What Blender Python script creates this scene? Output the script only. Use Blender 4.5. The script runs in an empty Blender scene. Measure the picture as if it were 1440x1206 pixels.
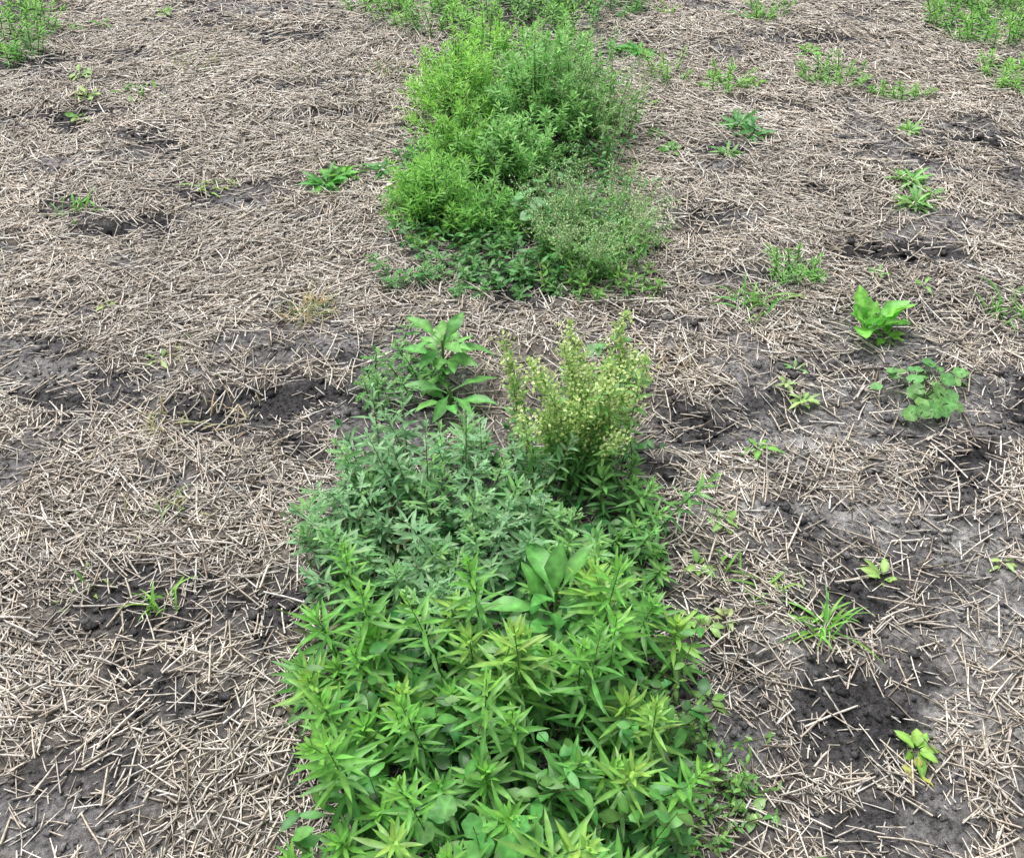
import bpy, math
import numpy as np
R = np.random.default_rng(7)
sc = bpy.context.scene

# ------------------------------------------------------------------ noise
_lat = np.random.default_rng(3).random((256, 256))
def vn(x, y):
    xi = np.floor(x).astype(int); yi = np.floor(y).astype(int)
    fx = x - xi; fy = y - yi
    fx = fx*fx*(3-2*fx); fy = fy*fy*(3-2*fy)
    a = _lat[xi & 255, yi & 255]; b = _lat[(xi+1) & 255, yi & 255]
    c = _lat[xi & 255, (yi+1) & 255]; d = _lat[(xi+1) & 255, (yi+1) & 255]
    return (a*(1-fx)+b*fx)*(1-fy)+(c*(1-fx)+d*fx)*fy
def fbm(x, y, o=4):
    s = 0; a = .5; t = 0
    for i in range(o):
        s = s + a*vn(x*2**i+17.3*i, y*2**i+9.1*i); t += a; a *= .55
    return s/t

# bare / dark / pale soil patches: x, y, rx, ry, strength
BARE = [(-.53,1.90,.18,.05,1),(-.68,1.86,.16,.05,.8),(-1.1,1.90,.17,.05,.8),(-1.6,3.44,.10,.07,.9),
 (-1.25,3.25,.1,.06,.8),(-1.37,2.82,.09,.06,.6),(-1.17,2.70,.16,.06,.9),(-1.0,2.93,.1,.05,.7),
 (1.15,2.56,.15,.05,.9),(1.0,2.55,.09,.05,.8),(.66,1.04,.13,.09,1),(.60,.97,.12,.07,.7),(.68,1.30,.08,.08,.8),
 (.41,1.80,.09,.10,.9),(.62,1.86,.10,.06,.9),(.88,1.36,.12,.12,.6),(.95,1.22,.11,.10,.6),(1.03,1.64,.12,.05,.9),
 (.86,1.54,.08,.06,.6),(1.23,1.88,.09,.07,1),(-1.12,1.78,.10,.05,.5),(-.75,1.25,.15,.07,.7),(-.57,1.28,.07,.07,.6),
 (-.58,1.03,.07,.06,.7),(-.76,1.08,.06,.05,.6),(-.74,.9,.1,.06,.6),(-.46,1.74,.05,.08,.8),(.02,2.38,.06,.10,.8),
 (.97,2.9,.08,.06,.7),(.86,1.90,.12,.07,.7),(.24,1.30,.10,.10,.8),(-.43,1.25,.06,.1,.7),(.36,1.15,.12,.2,.5),
 (1.6,3.3,.2,.06,.8),(1.9,3.9,.2,.07,.6),(.75,3.2,.12,.06,.7),(1.35,4.2,.18,.06,.8),(-.9,4.25,.2,.06,.7),
 (-1.9,4.0,.2,.08,.7),(.55,2.75,.14,.06,.6),(.1,4.1,.4,.3,.5),(-.62,3.45,.12,.05,.7),(1.05,2.25,.18,.05,.5),
 (.75,2.0,.12,.05,.5),(-1.5,1.95,.2,.04,.5),(.02,1.0,.32,.6,.5),(0,3.1,.3,.6,.5),(-.8,3.75,.14,.05,.6),(1.0,3.55,.16,.05,.6),(.35,2.2,.14,.05,.5)]
BARE = [(a, b, c*1.08, d*1.08, e) for a, b, c, d, e in BARE]
PALE = [(.93,1.40,.11,.08,.9),(.80,1.52,.09,.06,.7),(.98,1.20,.11,.09,.6),(.52,1.55,.10,.10,.6),(.70,1.75,.14,.09,.6),(.55,1.15,.08,.06,.4),
 (-.2,1.95,.1,.06,.3),(.85,1.9,.10,.05,.5),(.5,2.95,.1,.1,.4),(-1.35,2.0,.15,.1,.3),(.85,1.0,.08,.08,.5),(-1.0,1.75,.12,.06,.4)]
def patch(x, y, L):
    m = np.zeros_like(x)
    wx = (vn(x*9+3, y*9)-.5)*.14+(vn(x*31+3, y*31)-.5)*.08; wy = (vn(x*9+50, y*9+20)-.5)*.10+(vn(x*31+33, y*31)-.5)*.06
    for (px, py, rx, ry, s) in L:
        d = ((x+wx-px)/rx)**2+((y+wy-py)/ry)**2
        m = np.maximum(m, s*np.exp(-d**2*.6))
    return m
def bare(x, y):
    n = fbm(x*3.2+5, y*6.2+2, 5)
    m = np.clip((n-.56)*11, 0, 1)*.9
    right = 1/(1+np.exp(-(x-.42)*8))/(1+np.exp((y-2.2)*4))
    m = np.maximum(m, right*np.clip((fbm(x*6+9, y*7+1, 4)-.41)*7, 0, .8))
    return np.maximum(m, np.clip(patch(x, y, BARE)*1.25, 0, 1))
def gz(x, y, fine=True):
    z = (fbm(x*2.2, y*2.2, 3)-.5)*.05 + (fbm(x*9+4, y*9+8, 2)-.5)*.018
    b = patch(x, y, BARE)
    z = z - b*.012
    if fine:
        z = z + (fbm(x*30, y*30, 3)-.5)*(.010+.026*b)
    return z

# ------------------------------------------------------------------ mesh helper
def make_mesh(name, V, F, C, mat, smooth=True):
    V = np.asarray(V, dtype=np.float32); F = np.asarray(F, dtype=np.int32)
    me = bpy.data.meshes.new(name)
    me.vertices.add(len(V)); me.vertices.foreach_set('co', V.ravel())
    n = F.shape[1]
    me.loops.add(F.size); me.loops.foreach_set('vertex_index', F.ravel())
    me.polygons.add(len(F))
    me.polygons.foreach_set('loop_start', np.arange(0, F.size, n, dtype=np.int32))
    me.update(calc_edges=True)
    if smooth: me.polygons.foreach_set('use_smooth', np.ones(len(F), dtype=bool))
    a = me.color_attributes.new('Col', 'FLOAT_COLOR', 'POINT')
    c4 = np.ones((len(V), 4), dtype=np.float32); c4[:, :3] = C
    a.data.foreach_set('color', c4.ravel())
    me.materials.append(mat)
    ob = bpy.data.objects.new(name, me); sc.collection.objects.link(ob)
    return ob

# ------------------------------------------------------------------ materials
def nt(name):
    m = bpy.data.materials.new(name); m.use_nodes = True
    t = m.node_tree
    for n in list(t.nodes): t.nodes.remove(n)
    return m, t, t.nodes.new, t.links.new
def soil_material():
    m, t, N, Lk = nt('clay_soil')
    out = N('ShaderNodeOutputMaterial'); p = N('ShaderNodeBsdfDiffuse')
    at = N('ShaderNodeAttribute'); at.attribute_name = 'Col'
    tc = N('ShaderNodeTexCoord')
    n1 = N('ShaderNodeTexNoise'); n1.inputs['Scale'].default_value = 70; n1.inputs['Detail'].default_value = 5; n1.inputs['Roughness'].default_value = .75
    r1 = N('ShaderNodeValToRGB'); r1.color_ramp.elements[0].position = .34; r1.color_ramp.elements[0].color = (.25,.25,.25,1)
    r1.color_ramp.elements[1].position = .66; r1.color_ramp.elements[1].color = (1.5,1.5,1.5,1)
    Lk(tc.outputs['Object'], n1.inputs['Vector']); Lk(n1.outputs['Fac'], r1.inputs[0])
    a = N('ShaderNodeMixRGB'); a.blend_type = 'MULTIPLY'; a.inputs[0].default_value = 1
    Lk(at.outputs['Color'], a.inputs[1]); Lk(r1.outputs[0], a.inputs[2])
    Lk(a.outputs[0], p.inputs['Color'])
    bp = N('ShaderNodeBump'); bp.inputs['Strength'].default_value = 1; bp.inputs['Distance'].default_value = .014
    Lk(n1.outputs['Fac'], bp.inputs['Height']); Lk(bp.outputs[0], p.inputs['Normal'])
    Lk(p.outputs[0], out.inputs[0]); return m
def straw_material():
    m, t, N, Lk = nt('dry_straw')
    out = N('ShaderNodeOutputMaterial'); p = N('ShaderNodeBsdfDiffuse')
    g = N('ShaderNodeBsdfGlossy'); g.inputs['Roughness'].default_value = .45; g.inputs['Color'].default_value = (1, 1, 1, 1)
    at = N('ShaderNodeAttribute'); at.attribute_name = 'Col'
    tc = N('ShaderNodeTexCoord')
    n1 = N('ShaderNodeTexNoise'); n1.inputs['Scale'].default_value = 130; n1.inputs['Detail'].default_value = 0
    r = N('ShaderNodeMapRange'); r.inputs['From Min'].default_value=.3; r.inputs['From Max'].default_value=.7
    r.inputs['To Min'].default_value=.65; r.inputs['To Max'].default_value=1.15
    Lk(tc.outputs['Object'], n1.inputs['Vector']); Lk(n1.outputs['Fac'], r.inputs[0])
    a = N('ShaderNodeMixRGB'); a.blend_type='MULTIPLY'; a.inputs[0].default_value=1
    Lk(at.outputs['Color'], a.inputs[1]); Lk(r.outputs[0], a.inputs[2]); Lk(a.outputs[0], p.inputs['Color'])
    mx = N('ShaderNodeMixShader'); mx.inputs[0].default_value = .04
    Lk(p.outputs[0], mx.inputs[1]); Lk(g.outputs[0], mx.inputs[2]); Lk(mx.outputs[0], out.inputs[0]); return m
def leaf_material():
    m, t, N, Lk = nt('leaf_tissue')
    out = N('ShaderNodeOutputMaterial'); p = N('ShaderNodeBsdfDiffuse')
    g = N('ShaderNodeBsdfGlossy'); g.inputs['Roughness'].default_value = .42
    at = N('ShaderNodeAttribute'); at.attribute_name = 'Col'
    tc = N('ShaderNodeTexCoord')
    n1 = N('ShaderNodeTexNoise'); n1.inputs['Scale'].default_value = 60; n1.inputs['Detail'].default_value = 1
    r = N('ShaderNodeMapRange'); r.inputs['From Min'].default_value=.3; r.inputs['From Max'].default_value=.7
    r.inputs['To Min'].default_value=.75; r.inputs['To Max'].default_value=1.22
    Lk(tc.outputs['Object'], n1.inputs['Vector']); Lk(n1.outputs['Fac'], r.inputs[0])
    a = N('ShaderNodeMixRGB'); a.blend_type='MULTIPLY'; a.inputs[0].default_value=1
    Lk(at.outputs['Color'], a.inputs[1]); Lk(r.outputs[0], a.inputs[2]); Lk(a.outputs[0], p.inputs['Color'])
    tr = N('ShaderNodeBsdfTranslucent'); Lk(a.outputs[0], tr.inputs['Color'])
    mx = N('ShaderNodeMixShader'); mx.inputs[0].default_value = .36
    Lk(p.outputs[0], mx.inputs[1]); Lk(tr.outputs[0], mx.inputs[2])
    m2 = N('ShaderNodeMixShader'); m2.inputs[0].default_value = .04
    Lk(mx.outputs[0], m2.inputs[1]); Lk(g.outputs[0], m2.inputs[2])
    Lk(m2.outputs[0], out.inputs[0]); return m
SOIL, STRAW, LEAF = soil_material(), straw_material(), leaf_material()

# ------------------------------------------------------------------ ground
def axis(lo, hi, st, far):
    core = np.arange(lo, hi, st)
    g = st*1.6; ext = []; d = 0
    while d < far: d += g; g *= 1.35; ext.append(d)
    ext = np.array(ext)
    return np.concatenate([(lo-ext)[::-1], core, core[-1]+ext])
gx = axis(-2.9, 2.9, .011, 200); gy = axis(.1, 5.6, .011, 200)
X, Y = np.meshgrid(gx, gy)
x = X.ravel(); y = Y.ravel()
z = gz(x, y)
dist = np.hypot(x, y-2.5)
fade = np.clip(1-(dist-5)/6, 0, 1)
z = z*fade
nx, ny = len(gx), len(gy)
i = np.arange(nx-1)[None, :]+nx*np.arange(ny-1)[:, None]
F = np.stack([i, i+1, i+1+nx, i+nx], -1).reshape(-1, 4)
dark = np.array([.055, .053, .056]); pale = np.array([.50, .49, .48])
tan = np.array([.42, .36, .30])
def soilcol(x, y):
    b = bare(x, y); pb = patch(x, y, BARE); pp = patch(x, y, PALE)
    base = np.array([.24, .215, .19])
    k = np.clip(b*1.1, 0, 1)[:, None]
    mott = fbm(x*7, y*7, 4)[:, None]
    C = base*(1-k)+np.array([.25,.24,.24])*k
    dk = np.clip(np.maximum(pb*1.15, np.clip((fbm(x*5+70, y*9+11, 4)-.52)*8, 0, .85)*b), 0, 1)[:, None]
    C = C*(1-dk*.9)+dark*dk*.9
    C = C*(1-pp[:, None])+pale*pp[:, None]
    return C*(.5+1.0*mott), mott
C, mott = soilcol(x, y)
f2 = np.clip((dist-4.2)/2, 0, 1)[:, None]
C = C*(1-f2)+tan*f2*(.6+.8*mott)
make_mesh('ground', np.stack([x, y, z], 1), F, C, SOIL)

# soil clods
def clods(n):
    x = R.uniform(-2.6, 2.6, n); y = R.uniform(.4, 5.0, n)
    b = bare(x, y); keep = (R.random(n) < .04+.96*b**1.5) & (np.abs(x) < .53*y+.5)
    x, y = x[keep], y[keep]; n = len(x)
    s = np.clip(R.lognormal(math.log(.0032), .6, n), .0015, .014)
    cube = np.array([[i, j, k] for k in (-1, 1) for (i, j) in ((-1,-1),(1,-1),(1,1),(-1,1))], float)*.62
    V = cube[None]*(1+R.normal(0, .28, (n, 8, 3)))*s[:, None, None]*np.array([1, 1, .75])
    a = R.uniform(0, 6.28, n); ca, sa = np.cos(a)[:, None], np.sin(a)[:, None]
    V = np.stack([V[..., 0]*ca-V[..., 1]*sa, V[..., 0]*sa+V[..., 1]*ca, V[..., 2]], -1)
    V += np.stack([x, y, gz(x, y)+s*.25], 1)[:, None]
    q = np.array([[0,3,2,1],[4,5,6,7],[0,1,5,4],[1,2,6,5],[2,3,7,6],[3,0,4,7]])
    F = (q[None]+8*np.arange(n)[:, None, None]).reshape(-1, 4)
    c, _ = soilcol(x, y); c = c*R.uniform(.7, 1.5, (n, 1))
    make_mesh('soil_clods', V.reshape(-1, 3), F, np.repeat(c, 8, 0), SOIL, False)
clods(90000)

# ------------------------------------------------------------------ straw
def straw(n, lo, hi, ymin, ymax, lmean, prob):
    x = R.uniform(-3.1, 3.1, n); y = R.uniform(ymin, ymax, n)
    wid = np.abs(x) < .53*y+.4
    b = bare(x, y)
    strip = np.exp(-((x+.0)/.30)**4)*((y < 2.1) | (y > 2.6))
    keep = R.random(n) < np.where(wid, 1, .25)*(1-.89*b)*(1-.6*strip)*prob
    x, y, b = x[keep], y[keep], b[keep]; n = len(x)
    L = np.clip(R.lognormal(math.log(lmean), .48, n), lo, hi)
    W = R.uniform(.0010, .0024, n)*(.65+.35*np.minimum(L/.05, 1.4))*(1+.09*np.maximum(y-1.5, 0))
    flow = (vn(x*1.7+7, y*1.7+3)-.5)*4
    a = np.where(R.random(n) < .22, flow+R.normal(0, .45, n), R.uniform(0, math.pi, n))
    ux, uy = np.cos(a), np.sin(a)
    ex, ey = ux*L/2, uy*L/2
    z0 = gz(x-ex, y-ey, False); z1 = gz(x+ex, y+ey, False); zm = gz(x, y, False)
    lift = R.exponential(.0042, n)+.001
    zt = R.normal(0, .0035, n)*(L/.05)
    za = np.maximum(z0, zm-.01)+lift-zt; zb = np.maximum(z1, zm-.01)+lift+zt
    bend = R.normal(0, .022, n)*L
    px, py = -uy, ux
    P = [np.stack([x-ex, y-ey, za], 1),
         np.stack([x+px*bend, y+py*bend, np.maximum((za+zb)/2, zm+.001)+np.abs(R.normal(0, .02, n))*L*.3], 1),
         np.stack([x+ex, y+ey, zb], 1)]
    if hi < .04: P = [P[0], P[2]]
    nr = len(P)
    V = np.zeros((n, 3*nr, 3), np.float32)
    side = np.stack([px, py, np.zeros(n)], 1)
    up = np.array([0, 0, 1.])
    tw = [1, 1, R.uniform(.5, 1, n)]
    for r in range(nr):
        w = (W*tw[r])[:, None]
        V[:, r*3] = P[r]-side*w
        V[:, r*3+1] = P[r]+up*w*1.1
        V[:, r*3+2] = P[r]+side*w
    q = []
    for r in range(nr-1):
        for s in range(3):
            s2 = (s+1) % 3
            q.append([r*3+s, r*3+s2, r*3+3+s2, r*3+3+s])
    F = (np.array(q)[None]+3*nr*np.arange(n)[:, None, None]).reshape(-1, 4)
    pal = np.array([[.67,.585,.49],[.80,.735,.655],[.54,.475,.40],[.49,.455,.415],[.28,.23,.18],[.87,.83,.77],[.13,.11,.095]])
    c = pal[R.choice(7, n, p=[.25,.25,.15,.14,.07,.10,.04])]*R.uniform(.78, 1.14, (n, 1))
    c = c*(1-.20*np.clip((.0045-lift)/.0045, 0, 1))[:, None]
    c = c*(.86+.34*fbm(x*3+30, y*3+30, 3))[:, None]
    C = np.repeat(c, 3*nr, 0)
    return V.reshape(-1, 3), F, C
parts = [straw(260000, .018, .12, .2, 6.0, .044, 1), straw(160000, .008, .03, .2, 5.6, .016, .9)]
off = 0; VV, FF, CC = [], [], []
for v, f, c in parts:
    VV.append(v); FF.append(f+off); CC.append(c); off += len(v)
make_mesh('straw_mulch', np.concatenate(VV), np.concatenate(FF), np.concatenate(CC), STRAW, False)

# ------------------------------------------------------------------ plants
def nrm(v): return v/np.maximum(np.linalg.norm(v, axis=-1, keepdims=True), 1e-9)
PR = dict(
 lanc=[.18,.6,.95,1,.8,.45,0], oval=[.12,.65,.97,1,.85,.5,0], linear=[.7,1,.9,.5,0],
 dock=[.12,.12,.35,.8,1,.97,.75,.4,0], spat=[.15,.2,.5,.9,1,.7,0],
 tooth=[.12,.6,.5,.95,.7,1,.65,.75,.35,.35,0], seed=[.5,1,0], lobe=[.4,1,.7,0])
class B:
    def __init__(s): s.V, s.F, s.C, s.n = [], [], [], 0
    def add(s, V, F, C):
        s.V.append(V.reshape(-1, 3)); s.F.append(F+s.n); s.C.append(C.reshape(-1, 3)); s.n += V.reshape(-1, 3).shape[0]
    def leaves(s, base, d, L, W, droop, col, prof='lanc', fold=.3, wave=.0, rib=1.25):
        n = len(base)
        if n == 0: return
        pr = np.array(PR[prof]); m = len(pr); t = np.linspace(0, 1, m)
        L = np.broadcast_to(L, (n,)).astype(float); W = np.broadcast_to(W, (n,)).astype(float); droop = np.broadcast_to(droop, (n,))
        d = nrm(d); sd = np.cross(d, [0, 0, 1.]); bad = np.linalg.norm(sd, axis=1) < .05
        sd[bad] = R.normal(size=(bad.sum(), 3)); sd = nrm(sd)
        nn = nrm(np.cross(sd, d)); ro = R.normal(0, .35, (n, 1)); sd, nn = sd*np.cos(ro)+nn*np.sin(ro), nn*np.cos(ro)-sd*np.sin(ro)
        sb = R.normal(0, .10, (n, 1, 1))
        P = base[:, None]+d[:, None]*(L[:, None, None]*t[None, :, None])
        P = P+sd[:, None]*sb*(L[:, None, None]*(t**2)[None, :, None])
        P[..., 2] -= droop[:, None]*L[:, None]*t[None]**2
        w = (W[:, None]/2*pr[None])[..., None]
        wv = R.normal(0, 1, (n, m, 2, 1))*wave*w[:, :, None]
        nb = nn[:, None]
        V = np.stack([P-sd[:, None]*w+nb*(w*fold+wv[:, :, 0]), P, P+sd[:, None]*w+nb*(w*fold+wv[:, :, 1])], 2)
        q = []
        for r in range(m-1):
            for k in range(2): q.append([r*3+k, r*3+k+1, r*3+4+k, r*3+3+k])
        F = (np.array(q)[None]+3*m*np.arange(n)[:, None, None]).reshape(-1, 4)
        col = np.broadcast_to(col, (n, 3))
        C = np.repeat(np.repeat(col[:, None, None], m, 1), 3, 2).copy()
        C[:, :, 1] *= rib
        s.add(V, F, C)
    def lobed(s, base, d, L, W, droop, col):
        n = len(base); L = np.broadcast_to(L, (n,)); d = nrm(d)
        s.leaves(base, d, L, W*.32, droop, col, 'lanc')
        sd = nrm(np.cross(d, [0, 0, 1.])+1e-5)
        for t, k in ((.4, .36), (.65, .32)):
            for sg in (-1, 1):
                p = base+d*(L*t)[:, None]; p[:, 2] -= droop*L*t*t
                dd = d*.9+sd*sg*.6; dd[:, 2] -= droop*t
                s.leaves(p, dd+R.normal(0, .1, (n, 3)), L*k, W*.24, droop*.3, col, 'lobe')
    def stem(s, pts, r0, r1, col):
        pts = np.asarray(pts); m = len(pts); rr = np.linspace(r0, r1, m)
        V = np.zeros((m, 4, 3))
        for k in range(4):
            a = k*math.pi/2
            V[:, k] = pts+np.stack([np.cos(a)*rr, np.sin(a)*rr, 0*rr], 1)
        q = [[r*4+k, r*4+(k+1) % 4, r*4+4+(k+1) % 4, r*4+4+k] for r in range(m-1) for k in range(4)]
        s.add(V, np.array(q), np.tile(np.array(col), (m*4, 1)))
    def tubes(s, p0, p1, r, col):
        n = len(p0); d = nrm(p1-p0); a = nrm(np.cross(d, [.3, .2, 1.])+1e-6); b = np.cross(d, a)
        V = np.zeros((n, 6, 3))
        for k in range(3):
            o = (a*math.cos(k*2.094)+b*math.sin(k*2.094))*r
            V[:, k] = p0+o; V[:, 3+k] = p1+o*.6
        q = [[k, (k+1) % 3, 3+(k+1) % 3, 3+k] for k in range(3)]
        F = (np.array(q)[None]+6*np.arange(n)[:, None, None]).reshape(-1, 4)
        s.add(V, F, np.repeat(np.broadcast_to(col, (n, 3))[:, None], 6, 1))
    def rounds(s, cen, nr, rad, col):
        n = len(cen); nr = nrm(nr); a = nrm(np.cross(nr, [.1, 1, .2])); b = np.cross(nr, a)
        m = 20; V = np.zeros((n, 2*m+1, 3)); V[:, 0] = cen
        C = np.repeat(np.broadcast_to(col, (n, 3))[:, None], 2*m+1, 1).copy(); C[:, 0] *= 1.4
        ph = R.uniform(0, 6.28, n)
        for k in range(m):
            an = ph+(k/(m-1))*5.9; lob = math.cos(k*2*math.pi/4)
            for ring in range(2):
                q = (.55, 1)[ring]
                rr = rad*q*(1+(.08 if ring else 0)*lob)
                lift = rad*((.06, .10)[ring]+(.02, .05)[ring]*lob)+(rad*R.normal(0, .03, n) if ring else 0)
                V[:, 1+k+m*ring] = cen+a*(np.cos(an)*rr)[:, None]+b*(np.sin(an)*rr)[:, None]+nr*np.broadcast_to(lift, (n,))[:, None]
            if k % 4 == 0: C[:, 1+k] *= 1.25
        q = [[0, 1+k, 2+k, 3+k] for k in range(0, m-2, 2)]+[[1+k, 1+m+k, 2+m+k, 2+k] for k in range(m-1)]
        F = (np.array(q)[None]+(2*m+1)*np.arange(n)[:, None, None]).reshape(-1, 4)
        s.add(V, F, C)
    def obj(s, name):
        return make_mesh(name, np.concatenate(s.V), np.concatenate(s.F), np.concatenate(s.C), LEAF)

def jit(col, n, a=.15):
    c = np.array(col)*R.uniform(1-a, 1+a, (n, 1))
    c[:, 0] *= R.uniform(1-a, 1+a*.9, n); return c
def curve(x, y, h, lean, az, m=7, z=None):
    t = np.linspace(0, 1, m); z0 = float(gz(np.array([x]), np.array([y]), False)[0])-.005 if z is None else z
    o = lean*h*t**1.5
    wob = R.normal(0, .012, 2)*h*6
    return np.stack([x+np.cos(az)*o+wob[0]*t*t*.2, y+np.sin(az)*o+wob[1]*t*t*.2, z0+h*t*(1-.12*min(lean, 2)*t)], 1)
def along(P, t):
    m = len(P); f = np.clip(t*(m-1), 0, m-1.001); i = f.astype(int); f = (f-i)[:, None]
    return P[i]*(1-f)+P[i+1]*f, nrm(P[i+1]-P[i])
def shoot(b, x, y, h, col, tip, nl=34, L=.08, W=.012, lean=.15, az=None, t0=.15, kind='lanc', topk=.35, stemc=(.17,.29,.09), r=.0028, droop=.25, el0=-.1, el1=1.15, pw=.8, fold=.3, z=None, cp=2, tp=1.6):
    az = R.uniform(0, 6.28) if az is None else az
    P = curve(x, y, h, lean, az, z=z); b.stem(P, r, r*.3, stemc)
    t = t0+(1-t0)*np.linspace(0, 1, nl)**pw
    p, d = along(P, t)
    ph = np.arange(nl)*2.39996+R.uniform(0, 6.28)+R.normal(0, .2, nl)
    u = (t-t0)/(1-t0)
    el = el0+(el1-el0)*u**2.2+R.normal(0, .16, nl)
    rad = np.stack([np.cos(ph), np.sin(ph), 0*ph], 1)
    dv = rad*np.cos(el)[:, None]+d*np.sin(el)[:, None]
    ll = L*np.where(u < .6, .75+.25*u/.6, 1-(1-topk)*(np.maximum(u-.6, 0)/.4)**tp)*R.uniform(.75, 1.18, nl)
    c = jit(col, nl)*(1-u[:, None]**cp)+jit(tip, nl)*u[:, None]**cp
    dr = droop*(1.15-u)
    if kind == 'lobed': b.lobed(p, dv, ll, W*ll/L, dr, c)
    else: b.leaves(p, dv, ll, W*(.6+.4*ll/L), dr, c, kind, wave=.08, fold=fold)
    return P

def scatter(n, fn, mind):
    pts = []; tries = 0
    while len(pts) < n and tries < n*60:
        tries += 1
        p = fn()
        if p is None: continue
        if all((p[0]-q[0])**2+(p[1]-q[1])**2 > mind**2 for q in pts): pts.append(p)
    return pts
def box(x0, x1, y0, y1, f=None):
    def g():
        p = (R.uniform(x0, x1), R.uniform(y0, y1))
        return p if (f is None or f(*p)) else None
    return g
def ell(cx, cy, rx, ry):
    return box(cx-rx, cx+rx, cy-ry, cy+ry, lambda x, y: ((x-cx)/rx)**2+((y-cy)/ry)**2 < 1)

GREEN=(.10,.32,.06); BRIGHT=(.25,.56,.10); DEEP=(.065,.21,.05); BLUE=(.12,.31,.11); SILV=(.34,.56,.30); YEL=(.38,.62,.13)

def domebush(name, domes, kind='linear', L=.032, W=.005, nl=26, tw=.10, lean=1.0):
    b = B()
    for (cx, cy, rx, ry, h, n, col, tip) in domes:
        z0 = float(gz(np.array([cx]), np.array([cy]), False)[0])
        for i in range(n):
            a = R.uniform(0, 6.28); cz = R.uniform(.0, 1.0)**.8; s = math.sqrt(max(0, 1-cz*cz)); q = R.uniform(.45, 1.0)**.6*(1+R.normal(0, .15))
            px, py, pz = cx+rx*s*q*math.cos(a), cy+ry*s*q*math.sin(a), z0+max(.01, h*cz*q)
            ln = tw*R.uniform(.6, 1.5)
            if i % 3 == 0:
                c0 = np.array([cx+rx*.3*s*math.cos(a), cy+ry*.3*s*math.sin(a), z0]); c1 = np.array([px, py, pz])
                mid = (c0+c1)/2+[-(c1-c0)[0]*.15, -(c1-c0)[1]*.15, 0]
                b.stem([c0, mid, c1], .0025, .0015, (.16,.22,.08))
            shoot(b, px, py, ln*.75, col, tip, nl=nl, L=L*R.uniform(.8, 1.2), W=W, lean=lean*s*R.uniform(.3, 1.2), az=a+R.normal(0, .5), t0=.02, kind=kind, pw=.95, el0=.15, el1=1.1, topk=.4, r=.0014, z=pz-ln*.4, cp=1.1)
    return b.obj(name)

# front clump of horseweed
b = B()
def edge(x, y):
    return abs(x+.035) < .185+.125*(y-.38)/.7+.035*math.sin(y*23+x*9) and not (abs(x-.07) < .07 and y > 1.0)
for (x, y) in scatter(80, box(-.38, .34, .38, 1.14, edge), .048):
    e = 1-.3*(abs(x+.03)/.31)**2
    h = R.uniform(.13, .33)*e
    rr = R.random()
    tip = YEL if rr < (.45 if x > .12 else .2) else (BRIGHT if rr < .85 else (.19,.46,.10))
    k = R.uniform(.75, 1.2)
    shoot(b, x, y, h, GREEN, tip, nl=int(R.integers(34, 52)), L=.072*k, W=.0095*R.uniform(.85, 1.2)*k**.5, lean=R.uniform(0, .42), az=math.atan2(y-.75, x+.03)+R.normal(0, .9), t0=.12, el0=-.25, el1=.95, topk=.22, pw=.62, droop=R.uniform(.15, .4), cp=2.2, tp=2.2, r=.0024)
b.obj('horseweed_clump')

def under(name, n, region, col, h=.1, L=.03, W=.018, prof='oval', per=9):
    b = B()
    for (x, y) in scatter(n, region, .018):
        hh = h*R.uniform(.3, 1.2)
        P = curve(x, y, hh, R.uniform(.2, 1.4), R.uniform(0, 6.28), 4); b.stem(P, .0014, .0008, (.14,.16,.06))
        nl = per; p, d = along(P, R.uniform(.1, 1, nl))
        ph = R.uniform(0, 6.28, nl); el = R.uniform(-.1, .8, nl)
        dv = np.stack([np.cos(ph)*np.cos(el), np.sin(ph)*np.cos(el), np.sin(el)], 1)
        b.leaves(p, dv, L*R.uniform(.6, 1.3, nl), W*R.uniform(.7, 1.2, nl), .25, jit(col, nl, .3), prof, fold=.15, wave=.15)
    return b.obj(name)
under('chickweed_undergrowth', 270, box(-.28, .26, .34, 1.18), DEEP, .12, .034, .02)
under('galinsoga_undergrowth', 110, box(-.25, .21, .40, 1.12), (.12,.33,.07), .20, .038, .018, per=11)
under('chickweed_undergrowth', 150, box(-.38, .26, 1.15, 1.70), (.065,.20,.055), .08, .03, .014)
under('knotweed_mat', 170, box(.15, .40, .76, 1.38, lambda x, y: x < .30+.1*math.sin(y*9)), (.16,.35,.08), .08, .018, .007)
under('knotweed_mat', 80, box(-.40, -.24, 1.0, 1.5), (.15,.19,.09), .09, .026, .007)

# mugwort
b = B()
for (x, y) in scatter(84, box(-.46, .08, 1.17, 1.68, lambda x, y: ((x+.175)/.22)**2+((y-1.42)/.235)**2 < 1+.2*math.sin(x*40)), .037):
    lo = R.random() < .35
    shoot(b, x, y, R.uniform(.09, .26)*(1-.2*((x+.17)/.25)**2), BLUE, SILV if R.random() < .6 else (.29,.55,.19), nl=int(R.integers(18, 24)) if lo else int(R.integers(26, 38)), L=R.uniform(.038, .058), W=.028 if lo else .009, lean=R.uniform(.05, .6), az=math.atan2(y-1.42, x+.16)+R.normal(0, .7), kind='lobed' if lo else 'lanc', stemc=(.2,.24,.12), topk=.3, t0=.2, el0=-.1, el1=1.0, r=.002, cp=1.7)
b.obj('mugwort_clump')
b = B()
for (x, y) in scatter(12, ell(-.29, 1.95, .09, .13), .04):
    shoot(b, x, y, R.uniform(.06, .13), (.12,.33,.09), (.30,.52,.20), nl=18, L=.04, W=.024, lean=.3, kind='lobed')
b.obj('mugwort_plant')

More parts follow.
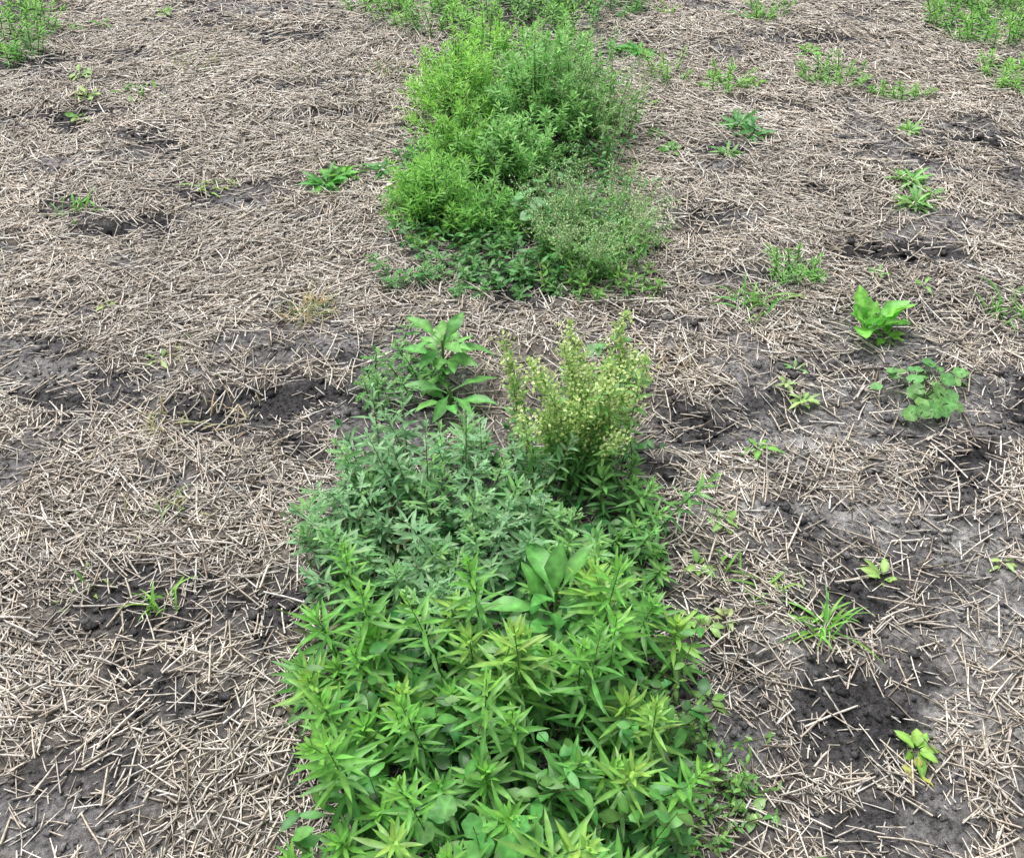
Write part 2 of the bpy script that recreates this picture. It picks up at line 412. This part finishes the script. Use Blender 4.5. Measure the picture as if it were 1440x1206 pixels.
# leafy plants right of the mugwort
b = B()
for (x, y) in scatter(38, ell(.17, 1.42, .14, .20), .035):
    shoot(b, x, y, R.uniform(.06, .18), (.11,.32,.08), (.27,.53,.15), nl=30, L=.046, W=.009, lean=R.uniform(.1, .8), az=math.atan2(y-1.45, x-.17)+R.normal(0, .6), topk=.25)
b.obj('willowherb_clump')

# yellow flowering plant
b = B()
for i in range(40):
    x = R.normal(.155, .05); y = R.normal(1.63, .05); az = R.uniform(0, 6.28); h = R.uniform(.17, .375)
    P = shoot(b, x, y, h, (.14,.37,.09), (.42,.66,.22), nl=32, L=.036, W=.008, lean=R.uniform(.03, .42), az=az, t0=.2, topk=.35, r=.002)
    n = 100; t = 1-.42*R.random(n)**1.4
    p, d = along(P, t); sp = .024*(1.25-np.abs(t-.8))*R.uniform(.1, 1.2, n)
    dv = nrm(R.normal(size=(n, 3))+[0, 0, .5]); q = p+dv*sp[:, None]
    k = R.random(n) < .5
    b.tubes(p[k], q[k], .0007, (.40,.58,.22))
    b.leaves(q, nrm(R.normal(size=(n, 3))+[0, 0, 1.2]), .0085, .0065, 0, np.array([.68,.82,.34])*R.uniform(.85, 1.12, (n, 1)), 'seed', fold=.5, rib=1.05)
b.obj('yellow_flowering_weed')

def dock(name, x, y, n, L, W, col, h=.04, el=(.3, 1.2), prof='dock', droop=.35):
    b = B(); z0 = float(gz(np.array([x]), np.array([y]), False)[0])
    ph = np.arange(n)*2.4+R.uniform(0, 6); e = R.uniform(el[0], el[1], n)
    base = np.stack([x+np.cos(ph)*.006, y+np.sin(ph)*.006, z0+h*R.random(n)], 1)
    dv = np.stack([np.cos(ph)*np.cos(e), np.sin(ph)*np.cos(e), np.sin(e)], 1)
    b.leaves(base, dv, L*R.uniform(.6, 1.15, n), W*R.uniform(.8, 1.1, n), droop, jit(col, n, .15), prof, fold=.25, wave=.24, rib=1.6)
    if h > .03: b.stem([[x, y, z0-.01], [x, y, z0+h]], .005, .003, (.15,.25,.08))
    return b.obj(name)
dock('broadleaf_dock', -.17, 1.97, 22, .12, .034, (.17,.40,.11), .12, (-.1, .9))
dock('broadleaf_dock', -.15, 1.86, 10, .12, .034, (.14,.36,.09), .05, (.1, .8))
dock('broadleaf_dock', .08, 1.16, 17, .17, .042, (.12,.36,.08), .17, (.0, 1.1))
dock('plantain_rosette', .94, 2.17, 12, .14, .052, (.17,.45,.08), .02, (.35, 1.2), droop=.2)

def mallow(name, x, y, n, spread, h, rad, col):
    b = B(); z0 = float(gz(np.array([x]), np.array([y]), False)[0])
    ph = R.uniform(0, 6.28, n); rr = spread*np.sqrt(R.random(n))
    cen = np.stack([x+np.cos(ph)*rr, y+np.sin(ph)*rr, z0+h*R.uniform(.5, 1.1, n)], 1)
    b.tubes(np.tile([[x, y, z0]], (n, 1)), cen, .0013, (.16,.34,.08))
    b.rounds(cen, np.stack([np.cos(ph)*.35, np.sin(ph)*.35-.15, np.ones(n)], 1)+R.normal(0, .15, (n, 3)), rad*R.uniform(.6, 1.1, n), jit(col, n))
    return b.obj(name)
mallow('mallow_plant', -.03, .70, 8, .06, .25, .024, (.14,.40,.09))
mallow('mallow_plant', -.11, .72, 4, .03, .22, .021, (.18,.44,.13))
mallow('mallow_plant', 1.00, 1.88, 34, .12, .045, .020, (.20,.44,.14))
mallow('mallow_plant', .26, 1.93, 14, .09, .09, .022, (.16,.36,.13))

# back clump
KB, KT = (.21,.50,.09), (.40,.72,.14)
LB, LT = (.19,.45,.12), (.34,.62,.20)
domebush('kochia_bush', [(-.20,3.42,.15,.20,.30,190,KB,KT),(-.10,3.65,.16,.16,.29,90,KB,KT),(.12,3.75,.2,.15,.27,80,(.20,.46,.10),(.36,.66,.18)),(-.17,3.05,.08,.10,.29,60,(.18,.44,.08),(.34,.64,.12))], L=.034, W=.0046)
domebush('lambsquarters_bush', [(.08,3.32,.17,.22,.30,190,LB,LT),(.21,3.45,.12,.16,.27,90,LB,LT),(.0,2.98,.16,.14,.23,120,LB,LT)], kind='lanc', L=.032, W=.007, nl=24)
domebush('horseweed_bush', [(-.22,2.74,.13,.12,.18,130,(.16,.42,.08),(.30,.60,.12)),(-.10,2.68,.11,.10,.13,80,(.14,.37,.08),(.26,.55,.12)),(-.27,2.85,.10,.1,.16,60,(.17,.43,.08),(.32,.62,.12)),(-.20,2.95,.08,.08,.22,40,(.16,.41,.08),(.30,.60,.12))], kind='lanc', L=.034, W=.0050, nl=26, tw=.09)
def airy(name, cx, cy, rx, ry, n, h0, h1, col, seeds):
    b = B()
    for i in range(n):
        a = R.uniform(0, 6.28); q = math.sqrt(R.random()); x = cx+rx*q*math.cos(a); y = cy+ry*q*math.sin(a)
        P = curve(x, y, R.uniform(h0, h1), R.uniform(.1, .7), a+R.normal(0, .5), 7); b.stem(P, .0015, .0006, (.32,.46,.2))
        m = 14; p, d = along(P, R.uniform(.3, 1, m)); e = p+nrm(R.normal(size=(m, 3))+d*1.5)*R.uniform(.03, .07, m)[:, None]
        b.tubes(p, e, .0006, (.38,.54,.25))
        t = R.random((m, seeds))[..., None]
        s = (p[:, None]*(1-t)+e[:, None]*t+R.normal(0, .003, (m, seeds, 3))).reshape(-1, 3)
        b.leaves(s, R.normal(size=(len(s), 3)), .0055, .003, 0, jit(col, len(s), .25), 'seed')
        nl = 16; p, d = along(P, R.uniform(.02, .6, nl)); b.leaves(p, R.normal(size=(nl, 3))*[1, 1, .5]+[0, 0, .3], .035, .007, .3, jit((.19,.42,.11), nl), 'lanc')
    return b.obj(name)
airy('seeding_pepperweed', .24, 2.58, .15, .17, 84, .10, .25, (.52,.70,.36), 6)
airy('seeding_pepperweed', .31, 3.35, .10, .22, 44, .2, .33, (.46,.64,.32), 6)
mallow('mallow_plant', .10, 2.70, 16, .09, .11, .022, (.16,.40,.15))
under('chickweed_undergrowth', 420, box(-.40, .42, 2.36, 3.5, lambda x, y: (x/.38)**2+((y-2.95)/.6)**2 < 1), (.10,.29,.075), .10, .030, .010)
b = B()
for (x, y) in scatter(26, ell(-.05, 2.42, .33, .09), .04):
    shoot(b, x, y, R.uniform(.03, .08), (.12,.33,.1), (.24,.45,.17), nl=20, L=.038, W=.024, lean=.5, kind='lobed')
b.obj('ragweed_seedlings')
b = B()
for (x, y) in scatter(16, ell(.25, 2.36, .17, .07), .035):
    shoot(b, x, y, R.uniform(.04, .09), (.13,.35,.07), (.26,.50,.1), nl=16, L=.036, W=.008, lean=.5)
b.obj('horseweed_seedlings')

def bush(name, cx, cy, rx, ry, n, h, col, tip, L=.04, W=.006, nl=30, kind='lanc'):
    b = B()
    col = tuple(1.3*c for c in col); tip = tuple(1.3*c for c in tip)
    for (x, y) in scatter(n, ell(cx, cy, rx, ry), .03):
        shoot(b, x, y, R.uniform(.4, 1)*h, col, tip, nl=nl, L=L*R.uniform(.8, 1.2), W=W, lean=R.uniform(.1, .9), t0=.05, az=math.atan2(y-cy, x-cx)+R.normal(0, .6), kind=kind, cp=1.5)
    return b.obj(name)
bush('kochia_bush', -.1, 4.45, .42, .3, 80, .18, (.11,.30,.06), (.22,.45,.09))
bush('kochia_bush', -.45, 4.55, .25, .3, 40, .16, (.14,.36,.07), (.25,.5,.1))
bush('lambsquarters_bush', .3, 4.6, .3, .3, 40, .16, (.10,.28,.08), (.2,.38,.13), W=.010)
bush('kochia_bush', -2.12, 4.15, .22, .35, 46, .17, (.11,.32,.06), (.24,.48,.09))
bush('kochia_bush', -2.25, 4.75, .3, .3, 40, .18, (.09,.26,.06), (.19,.4,.09))
bush('horseweed_bush', -1.93, 4.05, .08, .08, 6, .10, (.06,.2,.05), (.12,.3,.06))
bush('kochia_bush', 2.08, 4.38, .30, .30, 100, .14, (.11,.32,.06), (.24,.46,.1))
bush('kochia_bush', 2.3, 4.8, .5, .3, 60, .18, (.12,.34,.07), (.24,.46,.1))
bush('kochia_bush', 1.96, 3.78, .13, .18, 30, .08, (.17,.38,.09), (.28,.5,.13))

def grass(name, x, y, n, L, W, col, spread=.02, el=(.4, 1.3), droop=.5):
    b = B(); ph = R.uniform(0, 6.28, n); e = R.uniform(el[0], el[1], n); z0 = float(gz(np.array([x]), np.array([y]), False)[0])
    base = np.stack([x+R.normal(0, spread, n), y+R.normal(0, spread, n), np.full(n, z0-.003)], 1)
    dv = np.stack([np.cos(ph)*np.cos(e), np.sin(ph)*np.cos(e), np.sin(e)], 1)
    b.leaves(base, dv, L*R.uniform(.5, 1.2, n), W*R.uniform(.7, 1.2, n), droop, jit(col, n, .25), 'linear', fold=.4)
    return b.obj(name)
GR=(.22,.48,.09); DULL=(.33,.38,.17); DRY=(.54,.43,.25)
for a in [(.60,1.19,28,.13,.006,GR,.012),(.52,1.29,14,.12,.006,GR,.03),(.66,2.30,34,.14,.007,(.2,.44,.1),.03),(1.36,2.25,44,.11,.006,(.18,.42,.09),.04),
          (-.70,1.25,14,.09,.006,(.22,.46,.08),.02),(-.87,1.30,8,.06,.007,(.25,.42,.1),.03),(-1.35,2.80,20,.10,.008,(.2,.45,.08),.03),
          (-.97,2.97,18,.10,.007,(.3,.48,.1),.03),(-1.43,3.68,20,.10,.009,(.18,.42,.08),.04),(.42,1.36,8,.07,.006,GR,.02),
          (1.06,4.45,20,.15,.008,GR,.03),(.68,4.5,14,.15,.008,GR,.02),(-1.9,4.3,8,.1,.006,GR,.03)]:
    grass('grass_tuft', *a)
for a in [(-.56,2.27,90,.11,.0034,(.48,.40,.22),.035),(-.72,1.83,40,.10,.0035,DRY,.05),(-.85,1.78,34,.09,.0035,(.46,.44,.2),.04),(-1.25,3.95,34,.09,.005,DULL,.05),
          (-.48,3.83,40,.09,.005,(.28,.32,.15),.04),(-.91,3.83,18,.06,.005,DULL,.05),(-.75,1.52,22,.09,.004,DULL,.03),(-.86,2.04,20,.05,.004,(.36,.42,.16),.04),(.41,2.0,14,.10,.004,DRY,.03),(.35,3.0,20,.12,.004,DULL,.04)]:
    grass('dry_grass_tuft', *a)
grass('grass_tuft', -.56, 2.27, 40, .08, .004, (.2,.34,.1), .025)

S = [(-.60,2.97,24,.10,.018,GREEN,'lanc'),(-.55,3.02,16,.09,.018,(.14,.38,.06),'lanc'),(-.43,3.06,14,.08,.018,(.08,.26,.06),'lanc'),
     (-1.58,3.62,9,.07,.02,(.32,.48,.14),'spat'),(-1.66,3.80,8,.06,.02,(.28,.45,.14),'spat'),(-1.55,3.45,6,.05,.02,(.22,.45,.1),'spat'),(-1.1,2.26,5,.03,.012,(.28,.4,.12),'oval'),
     (.51,4.02,20,.09,.02,GREEN,'tooth'),(.42,4.05,14,.08,.02,GREEN,'tooth'),(.80,3.37,26,.10,.02,(.11,.30,.08),'tooth'),(.84,3.30,18,.09,.02,(.10,.27,.08),'tooth'),(1.2,4.04,14,.07,.022,(.2,.44,.1),'spat'),
     (.54,3.2,14,.06,.014,(.14,.34,.07),'lanc'),(.50,3.32,10,.05,.014,(.1,.26,.06),'oval'),(.73,3.15,18,.07,.014,(.17,.36,.11),'lanc'),
     (1.39,3.32,16,.06,.014,(.16,.36,.08),'oval'),(1.29,2.96,22,.08,.019,(.19,.40,.11),'tooth'),(1.26,2.82,22,.075,.019,(.19,.40,.11),'tooth'),(1.33,2.87,9,.05,.015,(.17,.36,.1),'tooth'),
     (.98,2.13,7,.05,.022,(.2,.44,.08),'oval'),(.72,2.00,6,.04,.012,(.24,.42,.16),'spat'),(.71,1.87,12,.04,.012,(.3,.46,.15),'oval'),(.68,1.93,8,.03,.012,(.32,.46,.18),'oval'),
     (.565,1.69,6,.05,.015,(.18,.42,.08),'lanc'),(.45,1.47,7,.045,.018,(.28,.46,.15),'oval'),(.75,1.32,7,.045,.018,(.30,.48,.13),'oval'),(.71,.94,7,.045,.021,(.26,.50,.09),'oval'),(.70,.90,4,.028,.018,(.40,.40,.1),'oval'),
     (.40,.83,4,.035,.02,(.30,.48,.17),'oval'),(.38,1.35,8,.04,.015,(.24,.42,.11),'oval'),(.35,1.22,8,.04,.015,(.19,.38,.08),'oval'),(.33,1.13,8,.04,.015,(.17,.36,.07),'oval'),(.38,1.2,6,.035,.015,(.32,.44,.14),'oval'),(.42,1.22,6,.03,.013,(.34,.42,.17),'oval'),
     (.36,1.04,6,.035,.015,(.17,.36,.07),'oval'),(1.01,1.36,6,.028,.01,(.32,.46,.14),'oval'),(1.04,2.42,8,.04,.01,(.18,.4,.1),'lanc'),(1.15,2.36,5,.04,.01,(.22,.44,.1),'lanc'),
     (.44,2.6,9,.04,.012,(.15,.34,.07),'oval'),(.38,2.35,7,.04,.012,(.15,.34,.07),'oval'),(.5,3.55,5,.05,.015,(.19,.4,.08),'oval'),(-.9,2.04,5,.05,.014,(.34,.46,.17),'spat'),(1.9,4.2,8,.06,.02,(.16,.4,.08),'oval'),
     (1.12,1.95,6,.035,.014,(.17,.36,.1),'oval'),(.93,3.75,8,.05,.014,(.19,.42,.08),'lanc'),(-1.75,4.35,6,.06,.016,(.16,.36,.08),'lanc'),(-1.5,4.45,8,.05,.018,(.22,.42,.1),'lanc')]
for a in S: dock('weed_seedling', a[0], a[1], a[2], a[3], a[4], a[5], .015, (.0, .75), a[6], .3)
for (cx, cy, rx, ry, n, h, c, tp) in [(.80,3.74,.09,.08,12,.08,(.13,.34,.06),(.22,.44,.09)),(.60,3.80,.06,.08,8,.13,(.18,.38,.1),(.27,.45,.12)),(1.24,3.80,.13,.09,20,.08,(.13,.34,.07),(.22,.42,.1)),
        (1.47,3.66,.12,.05,11,.06,(.14,.34,.07),(.22,.42,.1)),(.80,2.44,.06,.06,20,.10,(.11,.30,.07),(.2,.40,.1)),(1.12,4.5,.1,.1,10,.12,(.11,.3,.07),(.22,.42,.1))]:
    bush('fleabane_plant', cx, cy, rx, ry, n, h, c, tp, L=.03, W=.005, nl=30)

# ------------------------------------------------------------------ light, sky, camera
w = bpy.data.worlds.new("World"); sc.world = w; w.use_nodes = True
t = w.node_tree; bg = t.nodes['Background']
sky = t.nodes.new('ShaderNodeTexSky'); sky.sky_type = 'NISHITA'; sky.sun_disc = False
EL, AZ = math.radians(64), math.radians(-35)
sky.sun_elevation = EL; sky.sun_rotation = AZ; sky.dust_density = 4; sky.air_density = 1.2
hs = t.nodes.new('ShaderNodeHueSaturation'); hs.inputs['Saturation'].default_value = .2
t.links.new(sky.outputs[0], hs.inputs['Color']); t.links.new(hs.outputs[0], bg.inputs[0]); bg.inputs[1].default_value = .15
sd = bpy.data.lights.new('sun', 'SUN'); sd.energy = 3.3; sd.angle = math.radians(45); sd.color = (1, .985, .955)
so = bpy.data.objects.new('sun', sd); sc.collection.objects.link(so)
so.rotation_euler = (math.pi/2-EL, 0, math.pi-AZ)
cd = bpy.data.cameras.new('camera'); co = bpy.data.objects.new('camera', cd); sc.collection.objects.link(co)
co.location = (0, 0, 1.6); co.rotation_euler = (math.radians(48), 0, 0)
cd.sensor_fit = 'HORIZONTAL'; cd.sensor_width = 36; cd.lens = 36*1420/1440; cd.clip_end = 1000; cd.clip_start = .05
sc.camera = co
sc.view_settings.view_transform = 'Standard'; sc.view_settings.look = 'None'; sc.view_settings.exposure = 0
